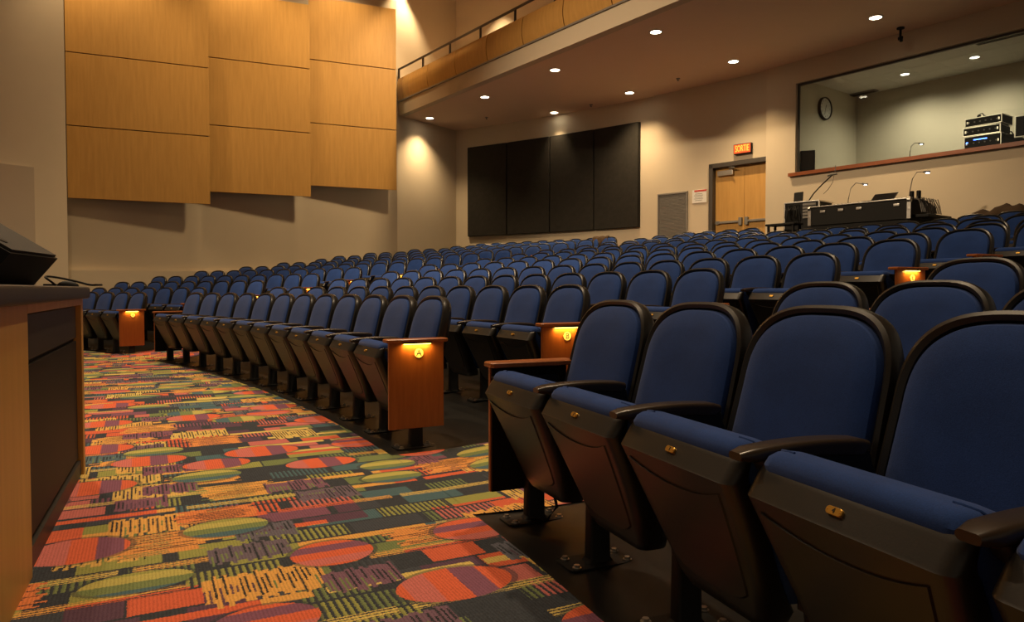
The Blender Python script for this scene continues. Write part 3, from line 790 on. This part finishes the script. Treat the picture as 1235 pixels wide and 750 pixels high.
# flat screen at the window's left end
t_, p = at_n(972, .29)
t = empty('computer_monitor', (p[0], p[1], WZ0), -.35)
mb = MB(); mb.box((0, 0, .285), (.31, .035, .46), .01); mb.build('screen_case', M['black'], t)
mb = MB(); mb.box((0, -.020, .285), (.285, .004, .43), .001); mb.build('screen', M['black_gloss'], t)
mb = MB(); mb.box((0, .06, .006), (.22, .18, .012), .004).box((0, .05, .09), (.06, .03, .17), .006); mb.build('stand', M['black'], t)
tag(t, 'black flat monitor standing on the booth sill below the clock', 'monitor')
# gooseneck lamps
def gooseneck(base, pts, label):
    t = empty('gooseneck_lamp', base)
    mb = MB(); mb.cyl((0, 0, .012), .03, .024, 16); mb.build('lamp_base', M['black'], t)
    mb = MB(); mb.tube(pts, .008, 8); mb.build('lamp_neck', M['grey'], t)
    e_ = pts[-1]; d_ = norm(sub(pts[-1], pts[-2]))
    mb = MB(); mb.tube([tuple(e_[k]-d_[k]*.02 for k in range(3)), tuple(e_[k]+d_[k]*.08 for k in range(3))], [.018, .022], 12); hd = mb.build('lamp_head', M['grey'], t)
    mb = MB(); mb.box((0, 0, 0), (.06, .03, .012), .003, fn=lambda p: (e_[0]+d_[0]*.045+p[0], e_[1]+d_[1]*.045+p[1], e_[2]-.022+p[2])); mb.build('lamp_led', M['gooseneck'], hd)
    tag(t, label, 'lamp', 'gooseneck lamps'); return t
_, p = at_n(1094, .45)
gooseneck((p[0], p[1], WZ0), [(0, 0, .02), (.01, 0, .18), (.03, -.01, .30), (.09, -.03, .36), (.17, -.05, .345)], 'small lit gooseneck lamp standing on the booth sill beside the cases')
# stacked rack cases
def rack_case(t0, zb, w, h, dpt, label, led=False, tilt=0.0):
    t = empty('rack_case', bq(t0, .24, zb), rzb + tilt)
    mb = MB(); mb.box((w/2, dpt/2, h/2), (w-.01, dpt-.01, h-.01), .006); mb.build('case_body', M['black'], t)
    mb = MB()
    for z_ in (.008, h-.008): mb.box((w/2, .004, z_), (w, .03, .016), .003)
    for x_ in (.008, w-.008): mb.box((x_, .004, h/2), (.016, .03, h), .003)
    for z_ in (.008, h-.008): mb.box((.008, dpt/2, z_), (.018, dpt, .016), .003); mb.box((w-.008, dpt/2, z_), (.018, dpt, .016), .003)
    mb.build('aluminium_edging', M['alu'], t)
    mb = MB(); mb.box((w/2, -.004, h/2), (w-.06, .016, h-.06), .003); fp = mb.build('front_panel', M['black'], t)
    mb = MB()
    for i in range(6): mb.cyl((.08 + i*(w-.16)/5, -.018, h/2), .013, .016, 12, 'y')
    mb.build('control_knobs', M['grey'], fp)
    if led:
        mb = MB(); mb.box((.06, -.014, h*.55), (.03, .006, .03), 0).box((w*.45, -.014, h*.72), (w*.36, .006, .016), 0); mb.build('blue_leds', M['led'], fp)
    mb = MB()
    for x_ in (.05, w-.05): mb.box((x_, -.006, h*.5 if h < .2 else h*.5), (.03, .02, .05), .004)
    for y_ in (.15, .35): mb.box((-.008, y_, h/2), (.02, .05, .06), .004)
    mb.build('catches', M['alu'], t)
    tag(t, label, 'equipment case', 'rack cases on the booth sill'); return t
tq = bt(1159, .24); wq = bt(1204, .24) - tq
zz = WZ0
rack_case(tq, zz, wq, .27, .5, 'black aluminium-edged rack case with blue lights, bottom of the stack', True)
rack_case(tq-.02, zz+.272, wq, .165, .5, 'black aluminium-edged rack case, middle of the stack in the booth', False, .03)
rack_case(tq+.01, zz+.439, wq, .165, .48, 'black aluminium-edged rack case, topmost of the stack in the booth', False, -.02)
t_, p = at_n(1180, .42); t = empty('headphones', (p[0], p[1], zz+.606), .4)
mb = MB(); mb.tube([(-.08, 0, .02), (-.075, 0, .05), (-.04, 0, .085), (0, 0, .095), (.04, 0, .085), (.075, 0, .05), (.08, 0, .02)], .009, 8); mb.build('headband', M['black'], t)
for sx in (-1, 1):
    mb = MB(); mb.cyl((sx*.08, 0, .035), .035, .03, 18, 'x', bev=.008); mb.build('ear_cup', M['black'], t)
tag(t, 'black headphones lying on top of the stacked rack cases', 'headphones')
t_, p = at_n(1244, .34)
t = empty('computer_monitor', (p[0], p[1], WZ0), rzb + .12)
mb = MB(); mb.box((0, 0, .33), (.62, .045, .40), .012); mb.build('screen_case', M['alu'], t)
mb = MB(); mb.box((0, -.024, .33), (.57, .004, .35), .001); mb.build('screen', M['black_gloss'], t)
mb = MB(); mb.box((0, .04, .006), (.24, .2, .012), .004).box((0, .05, .09), (.07, .03, .17), .006); mb.build('stand', M['alu'], t)
tag(t, 'silver framed monitor on the booth sill, cut by the picture edge', 'monitor')
t_, p = at_n(1212, .40); t = empty('cloth_bag', (p[0], p[1], WZ0), rzb)
mb = MB(); rings = []
for i in range(9):
    q_ = i/8; rad = (.24*(1-q_**2.2)+.012); rings.append([(rad*1.25*cos(2*pi*j/20)*(1+.07*sin(3*2*pi*j/20+i)), rad*.7*sin(2*pi*j/20), .24*q_ - .01*sin(5*2*pi*j/20)*(i < 8)) for j in range(20)])
mb.loft(rings); mb.build('bag_body', M['black'], t); mb = MB(); mb.tube([(-.1, 0, .2), (-.06, .0, .27), (.05, 0, .275), (.1, 0, .19)], .012); mb.build('bag_handle', M['black'], t)
tag(t, 'dark soft bag on the booth sill between rack cases and silver monitor', 'bag')

# ------------------------------------------------------------------ mixing desk in front of the booth
C0, C1 = at(974, 13.55), at(1096, 12.10)
cd = norm((C1[0]-C0[0], C1[1]-C0[1], 0)); rzc = atan2(cd[1], cd[0]); LC = hypot(C1[0]-C0[0], C1[1]-C0[1])
zf = hz(hypot(C0[0]-CX, C0[1]-CY) + .3); zt = zat(250.5, 13.55)
DC = .95; HC = zt - zf
t = empty('mixing_desk', (C0[0], C0[1], zf), rzc)
mb = MB(); mb.box((LC/2, DC/2, (HC-.24)/2), (LC-.08, DC-.06, HC-.24), .01); mb.build('case_base', M['black'], t)
mb = MB(); mb.loft([[(x_, y_, z_) for y_, z_ in ((0, HC-.34), (0, HC-.03), (.05, HC), (DC*.5, HC+.015), (DC, HC-.10), (DC, HC-.34))] for x_ in (0, LC)]); cs = mb.build('case_tray', M['black'], t, smooth=20)
mb = MB()
for x_ in (.02, LC-.02): mb.loft([[(x_+dx, y_, z_) for y_, z_ in ((-.012, HC-.34), (-.012, HC-.02), (.05, HC+.012), (.05, HC-.01), (.0, HC-.05), (.0, HC-.34))] for dx in (-.03, .03)])
mb.box((LC/2, .012, HC-.006), (LC, .05, .022), .005); mb.box((LC/2, DC*.55, HC+.014), (LC-.1, .02, .012), 0)
mb.build('aluminium_edging', M['alu'], t)
mb = MB()
for x_ in (.28, .62, .95, LC-.22): mb.box((x_, -.008, HC-.10), (.10, .02, .045), .006)
mb.build('catches', M['alu'], t)
mb = MB()
for x_ in (.02, LC-.02): mb.cyl((x_, .01, HC-.03), .045, .05, 14, 'x'); mb.box((x_, -.004, HC-.18), (.05, .02, .05), .006)
mb.build('corner_balls', M['alu'], t)
mb = MB()
for i in range(22):
    for j in range(5): mb.cyl((.12 + i*(LC-.24)/21, .12 + j*.11, HC+.012), .011, .03, 8)
mb.build('knobs_and_faders', M['grey'], t)
mb = MB()
for i in range(14):
    y_ = .10 + i*.055; mb.tube([(LC+.01, y_, HC-.02), (LC+.06+.02*sin(i*2.1), y_+.02*sin(i), HC+.02), (LC+.10, y_+.03, HC-.12+.02*cos(i)), (LC+.14, y_, HC-.24)], .008, 6)
mb.build('cable_bundle', M['grey'], t)
mb = MB(); mb.box((LC+.12, DC*.55, HC-.30), (.26, DC*.9, .05), .008); mb.build('side_shelf', M['black'], t)
for x_ in (LC-.05, LC+.06):
    mb = MB(); mb.cyl((x_, .16, HC+.06), .035, .13, 14, bev=.01); mb.build('knob_post', M['black'], t)
tag(t, 'long black flight-cased mixing desk with aluminium edges behind the last seats', 'mixing desk')
def cw(x_, y_, z_): return (C0[0]+cos(rzc)*x_-sin(rzc)*y_, C0[1]+sin(rzc)*x_+cos(rzc)*y_, zf+z_)
t = empty('laptop', cw(LC*.58, .42, HC+.028), rzc)
mb = MB(); mb.box((0, 0, .012), (.42, .28, .022), .005); mb.build('keyboard_deck', M['black'], t)
mb = MB(); mb.box((0, 0, .0), (.42, .012, .26), .004, fn=lambda p: (p[0], .15 + p[1] + (p[2]+.13)*.75, .02 + (p[2]+.13)*.62)); mb.build('screen_lid', M['black_gloss'], t)
tag(t, 'black laptop with tilted screen standing on the mixing desk', 'laptop')
gooseneck(cw(.30, .80, HC-.04), [(0, 0, .02), (.02, 0, .22), (.06, -.01, .42), (.14, -.03, .52), (.27, -.06, .50)], 'lit gooseneck lamp on the mixing desk beside the laptop, the lower one')
gooseneck(cw(1.42, .80, HC-.04), [(0, 0, .02), (.015, 0, .24), (.05, -.01, .46), (.12, -.03, .58), (.24, -.06, .58)], 'lit gooseneck lamp at the cabled end of the mixing desk, the taller one')
# small rack beside it
rt = at(945, 14.35); zr = hz(hypot(rt[0]-CX, rt[1]-CY)); zrt = zat(245, 14.35)
t = empty('equipment_rack', (rt[0], rt[1], zr), rzc + .1); hr = zrt - zr
mb = MB(); mb.box((.34, .3, hr/2), (.66, .58, hr-.02), .01); mb.build('rack_body', M['black'], t)
mb = MB()
for z_ in (.012, hr-.012): mb.box((.34, .01, z_), (.70, .03, .024), .004)
for x_ in (0, .68): mb.box((x_, .01, hr/2), (.024, .03, hr), .004)
for x_ in (0, .68): mb.box((x_, .3, hr-.012), (.024, .6, .024), .004)
mb.build('aluminium_edging', M['alu'], t)
mb = MB()
for i in range(8):
    x_ = .05 + i*.035; mb.tube([(x_, -.01, hr-.06), (x_+.02*sin(i*1.7), -.06, hr-.16), (x_-.02*cos(i*2.2), -.04, hr-.30), (x_+.01, -.03, hr-.38)], .009, 6)
mb.build('hanging_cables', M['black'], t)
mb = MB()
for i in range(5): mb.box((.50, -.006, hr-.07-.06*i), (.26, .02, .045), .004)
mb.build('rack_units', M['grey'], t)
tag(t, 'black equipment rack with hanging cables beside the mixing desk', 'equipment rack')
def rw(x_, y_, z_): c_, s_ = cos(rzc+.1), sin(rzc+.1); return (rt[0]+c_*x_-s_*y_, rt[1]+s_*x_+c_*y_, zr+z_)
t = empty('microphone_arm', rw(.36, .25, hr))
mb = MB(); mb.box((0, 0, .012), (.12, .1, .03), .006); mb.build('clamp', M['black'], t)
mb = MB(); mb.tube([(0, 0, .02), (.08, -.04, .16), (.22, -.10, .33), (.38, -.18, .50)], .012, 8); mb.build('boom', M['black'], t)
mb = MB(); mb.tube([(.30, -.14, .49), (.36, -.17, .51), (.46, -.2, .52)], [.02, .026, .02], 10).tube([(.38, -.18, .5), (.42, -.2, .56), (.43, -.2, .68)], .007, 6); mb.build('microphone_head', M['grey'], t)
mb = MB(); mb.tube([(.40, -.2, .48), (.38, -.2, .36), (.30, -.18, .22), (.22, -.16, .14)], .005, 6); mb.build('cable', M['black'], t)
tag(t, 'thin dark microphone boom rising from the equipment rack', 'microphone arm')
t = empty('small_display', rw(.14, .28, hr), rzc - .1)
mb = MB(); mb.box((0, 0, .12), (.20, .03, .20), .006, fn=lambda p: (p[0]-.12*(p[2]-.12), p[1]+.25*(p[2]-.1), p[2])); mb.build('display_case', M['black'], t)
mb = MB(); mb.box((0, .02, .008), (.14, .12, .016), .004); mb.build('display_foot', M['black'], t)
tag(t, 'small black display tilted on top of the equipment rack', 'display')
lt = at(922, 14.15); zl = hz(hypot(lt[0]-CX, lt[1]-CY)); zlt = zat(270.5, 14.1)
t = empty('low_table', (lt[0], lt[1], zl), rzc); hl = zlt - zl
mb = MB(); mb.box((.30, .16, hl-.02), (.62, .30, .04), .008); mb.build('table_top', M['black'], t)
for x_ in (.04, .56):
    for y_ in (.05, .27): mb = MB(); mb.box((x_, y_, (hl-.04)/2), (.04, .04, hl-.04), .004); mb.build('leg', M['black'], t)
tag(t, 'low black table in front of the equipment rack', 'table')
# brown cloth heaped over the backs of the last row
hp = at(1214, 10.9); zh = hz(hypot(hp[0]-CX, hp[1]-CY))
def heap(name, c, rz, L, W, H, m, seed):
    rnd = random.Random(seed); ph = [rnd.random()*6 for _ in range(6)]
    mb = MB(); nx, ny = 40, 18; vs = []
    for lay in (0, 1):
        for i in range(nx+1):
            for j in range(ny+1):
                u, v = -1 + 2*i/nx, -1 + 2*j/ny
                e_ = max(0, 1-abs(u)**3)*max(0, 1-abs(v)**2.2)
                fold = .030*sin(9*u+2*v+ph[0]) + .022*sin(17*u-3*v+ph[1]) + .015*sin(29*u+5*v+ph[2])
                z = H*(e_**.45)*(1 + fold*.9) if lay == 0 else 0
                vs.append((u*L/2*(1+.04*sin(5*v+ph[3])), v*W/2*(1+.05*sin(7*u+ph[4])), z))
    n_ = (nx+1)*(ny+1)
    fs = [(i*(ny+1)+j, i*(ny+1)+j+1, (i+1)*(ny+1)+j+1, (i+1)*(ny+1)+j) for i in range(nx) for j in range(ny)]
    fs += [tuple(n_+k for k in reversed(f)) for f in fs]
    per = [j for j in range(ny+1)] + [i*(ny+1)+ny for i in range(1, nx+1)] + [nx*(ny+1)+j for j in range(ny-1, -1, -1)] + [i*(ny+1) for i in range(nx-1, 0, -1)]
    fs += [(per[k], per[(k+1) % len(per)], n_+per[(k+1) % len(per)], n_+per[k]) for k in range(len(per))]
    mb.add(vs, fs); return mb.build(name, m, None, smooth=60, loc=c, rz=rz)
o = heap('brown_cloth_heap', (hp[0], hp[1], zh), rzc, 1.5, .7, zat(248.5, 10.9)-zh, M['cloth'], 3)
tag(o, 'heap of folded brown cloth behind the last seats under the booth', 'cloth')
# jacket over a seat back
ja = ang_of(724, rk(12)+.25); p = pol(ja, rk(12) + .27, hz(rk(12)))
mb = MB(); rings = []
for i in range(13):
    q_ = i/12*pi; rings.append([(x_*(.245 + .01*sin(q_*3)) , .075*cos(q_)*(1+.12*sin(7*x_)) + (.01*sin(11*x_)), .62 + .275*sin(q_)**.5 + .012*sin(9*x_+i)*sin(q_)) for x_ in [-1 + 2*j/14 for j in range(15)]])
for i in range(13):
    q_ = (12-i)/12*pi; rings.append([(x_*.235, .055*cos(q_), .60 + .27*sin(q_)**.5) for x_ in [-1 + 2*j/14 for j in range(15)]])
mb.loft([list(r) for r in zip(*rings)], True, True)
o = mb.build('draped_jacket', M['cloth'], None, smooth=60, loc=p, rz=ja-pi/2); tag(o, 'brown jacket draped over a seat back in the last row', 'jacket')

# ------------------------------------------------------------------ desk by the lens with a wedge monitor on it
DP = (-2.115, 3.60); dd = norm((.76, -1.66, 0))            # far lower corner of the face, face runs towards the lens
rzd = atan2(dd[1], dd[0]); t = empty('stage_desk', (DP[0], DP[1], 0), rzd)   # local x along the face, y into... 
HD = .862; LD = 2.3
# local +y is to the right of travel reversed: body lies on the side away from the seats
sgn = -1
def dbox(mb, x0, x1, y0, y1, z0, z1, bev=.0): return mb.box(((x0+x1)/2, sgn*(y0+y1)/2, (z0+z1)/2), (x1-x0, y1-y0, z1-z0), bev)
mb = MB(); dbox(mb, 0, .07, 0, .60, .0, HD, .004); mb.build('end_stile', M['maple'], t)
mb = MB(); dbox(mb, 1.46, LD, 0, .60, .0, HD, .004); mb.build('wide_stile', M['maple'], t)
mb = MB(); dbox(mb, .07, 1.46, 0, .60, HD-.03, HD, .0); mb.build('top_rail', M['maple'], t)
mb = MB(); dbox(mb, .07, 1.46, .012, .60, .0, .075); mb.build('kick_board', M['slab'], t)
mb = MB(); dbox(mb, .07, 1.46, .035, .60, .075, HD-.03, 0); pn_ = mb.build('recessed_dark_panel', M['black'], t)
mb = MB(); dbox(mb, .085, 1.44, .022, .036, .09, .66, .003); mb.build('equipment_door', M['steel_black'], pn_)
mb = MB(); dbox(mb, .085, 1.44, .022, .036, .675, .825, .003); mb.build('drawer_front', M['slab'], pn_)
mb = MB(); dbox(mb, -.03, LD, -.03, .66, HD, HD+.058, .012); mb.build('desk_top', M['slab'], t)
tag(t, 'wooden stage desk with dark recessed front panel and thick dark top', 'desk')
def dw(x_, y_, z_): c_, s_ = cos(rzd), sin(rzd); return (DP[0]+c_*x_-s_*(sgn*y_), DP[1]+s_*x_+c_*(sgn*y_), z_)
# wedge
ZT = HD + .058
wp = at(3, 2.75); t = empty('stage_monitor_wedge', (wp[0]-.27, wp[1]+.05, ZT), .26); t.scale = (1.22, 1.22, 1.22)
prof = [(-.26, 0), (.115, 0), (.2, .105), (-.0, .232), (-.26, .232)]
mb = MB(); mb.loft([[(x_, y_, z_) for x_, z_ in prof] for y_ in (-.02, .42)]); mb.build('cabinet', M['black'], t, smooth=20)
mb = MB(); gx = (.2-.0, .105-.232); 
def gpt(s_, y_, h_): return (0 + gx[0]*s_ + h_*.536, y_, .232 + gx[1]*s_ + h_*.844)
mb.box((0, 0, 0), (1, 1, 1), 0, fn=lambda p: gpt(.5+p[0]*.94, .2 + p[1]*.41, .004 + p[2]*.012)); gr = mb.build('grille', M['cone'], t)
mb = MB()
for s_ in (.50, .72): mb.loft([[gpt(s_ + .06*cos(2*pi*j/16), .06 + .022*sin(2*pi*j/16), h_) for j in range(16)] for h_ in (.009, .0125)])
mb.build('port_plugs', M['black'], gr)
tag(t, 'black wedge loudspeaker lying on the stage desk', 'loudspeaker')
# cable on the desk
b0 = at(40, 3.05)
mb = MB(); P0 = (b0[0], b0[1], ZT+.006)
pts = []
for i in range(33):
    q_ = i/32; pts.append((P0[0] + .22*q_ + .045*sin(q_*9), P0[1] + .10*q_ + .07*cos(q_*9), P0[2] + .035*max(0, sin(q_*6.2-1.2))))
mb.tube(pts, .0045, 8); o = mb.build('audio_cable', M['black'], None); tag(o, 'thin looped cable lying on the dark desk top beside the wedge loudspeaker', 'cable')
b1 = at(82, 3.3); mb = MB(); rings = []
for i in range(7):
    q_ = i/6*pi/2; rings.append([(.045*cos(q_)*cos(2*pi*j/16)+.0, .022*cos(q_)*sin(2*pi*j/16), .026*sin(q_)) for j in range(16)])
mb.loft(rings); o = mb.build('computer_mouse', M['black'], None, loc=(b1[0], b1[1], ZT), rz=.3); tag(o, 'small black mouse on the corner of the dark desk top', 'mouse')

# paper and cable on the floor
pp = pol(.655, R0 + .42, hz(R0+.42) + .008); mb = MB(); nx = 6
mb.loft([[(-.105 + .21*i/nx, y_, .010*sin(i/nx*pi)+z_) for i in range(nx+1)] + [(.105 - .21*i/nx, y_, .010*sin((nx-i)/nx*pi)+z_-.003) for i in range(nx+1)] for y_, z_ in ((-.15, 0), (0, .008), (.15, .03))])
o = mb.build('paper_sheet', M['paper'], None, loc=p if False else pp, rz=.4); tag(o, 'white paper sheet lying under the front row of the centre block', 'paper')
ap = pol(A_R[0], R0)
mb = MB(); mb.tube([(ap[0]+.02, ap[1]-.02, .24), (ap[0]+.075, ap[1]-.05, .16), (ap[0]+.095, ap[1]-.07, .07), (ap[0]+.06, ap[1]-.06, .018), (ap[0]-.02, ap[1]-.02, .012)], .006, 8)
o = mb.build('floor_cable', M['black'], None); tag(o, 'black cable looping to the floor under the end seat across the aisle', 'cable')

# ------------------------------------------------------------------ upper hall ceiling (out of view) and lights
mb = MB(); mb.box((-4, 9, TOP+.06), (34, 40, .12)); struct(mb.build('ceiling_hall', M['ceil'], smooth=0))
HOUSE = (1, .74, .46)
for x_, y_, e_, sz in ((1.6, 5.6, 1500, 95), (-1.6, 7.2, 1300, 90), (-.9, 2.4, 680, 80), (-6.5, 9.0, 2600, 110), (-5.0, 3.5, 500, 80)):
    spot('house_light', (x_, y_, TOP-.3), (x_, y_, 0), e_, sz, .9, HOUSE, .15)
spot('front_light', (-9.5, 6.5, TOP-.5), (2.5, 14.5, 1.0), 6200, 52, .8, HOUSE, .3)
# panel washers
for t_, o_, e_, tz, rad in ((.7, 1.4, 850, 6.0, .25), (3.9, 1.4, 620, 6.0, .25), (6.3, 1.4, 430, 6.0, .25)):
    p = off((W0[0]+wd[0]*t_, W0[1]+wd[1]*t_), o_); q = off((W0[0]+wd[0]*(t_+.2), W0[1]+wd[1]*(t_+.2)), .4)
    spot('panel_washer', (p[0], p[1], TOP-.2), (q[0], q[1], tz), e_, 85, .8, WARM, rad)
p = off((W0[0]+wd[0]*9.2, W0[1]+wd[1]*9.2), 5.0); q = off((W0[0]+wd[0]*5, W0[1]+wd[1]*5), .0)
spot('panel_washer', (p[0], p[1], TOP-.2), (q[0], q[1], 3.0), 2300, 75, .9, WARM, .35)
# lamps above the balcony, grazing the side and back walls
for u, wl, e_ in ((491, .2, 420), (503, .35, 420), (592, .0, 420)):
    if u < 550: p, _ = on_line(u, off(W0, wl), wd[:2])
    else: p = pol(ang_of(u, RB-.6), RB-.6)
    spot('balcony_lamp', (p[0], p[1], TOP-.6), (p[0], p[1], 0), e_, 80, .7, WARM, .05)

p = (BL0[0]+bd[0]*2.1+bn[0]*.5, BL0[1]+bd[1]*2.1+bn[1]*.5)
spot('balcony_lamp', (p[0], p[1], TOP-.5), (p[0], p[1], 0), 300, 64, .6, WARM, .06)
w = bpy.data.worlds.new('world'); scn.world = w; w.use_nodes = True
w.node_tree.nodes['Background'].inputs[0].default_value = (1, .78, .55, 1); w.node_tree.nodes['Background'].inputs[1].default_value = .145
vs = scn.view_settings; scn.display_settings.display_device = 'sRGB'
vs.view_transform = 'Standard'; vs.look = 'None'; vs.gamma = 1; vs.use_curve_mapping = False; vs.exposure = 0.0
scn.cycles.use_denoising = True; scn.cycles.max_bounces = 6; scn.cycles.diffuse_bounces = 3
scn.cycles.sample_clamp_indirect = 4.0
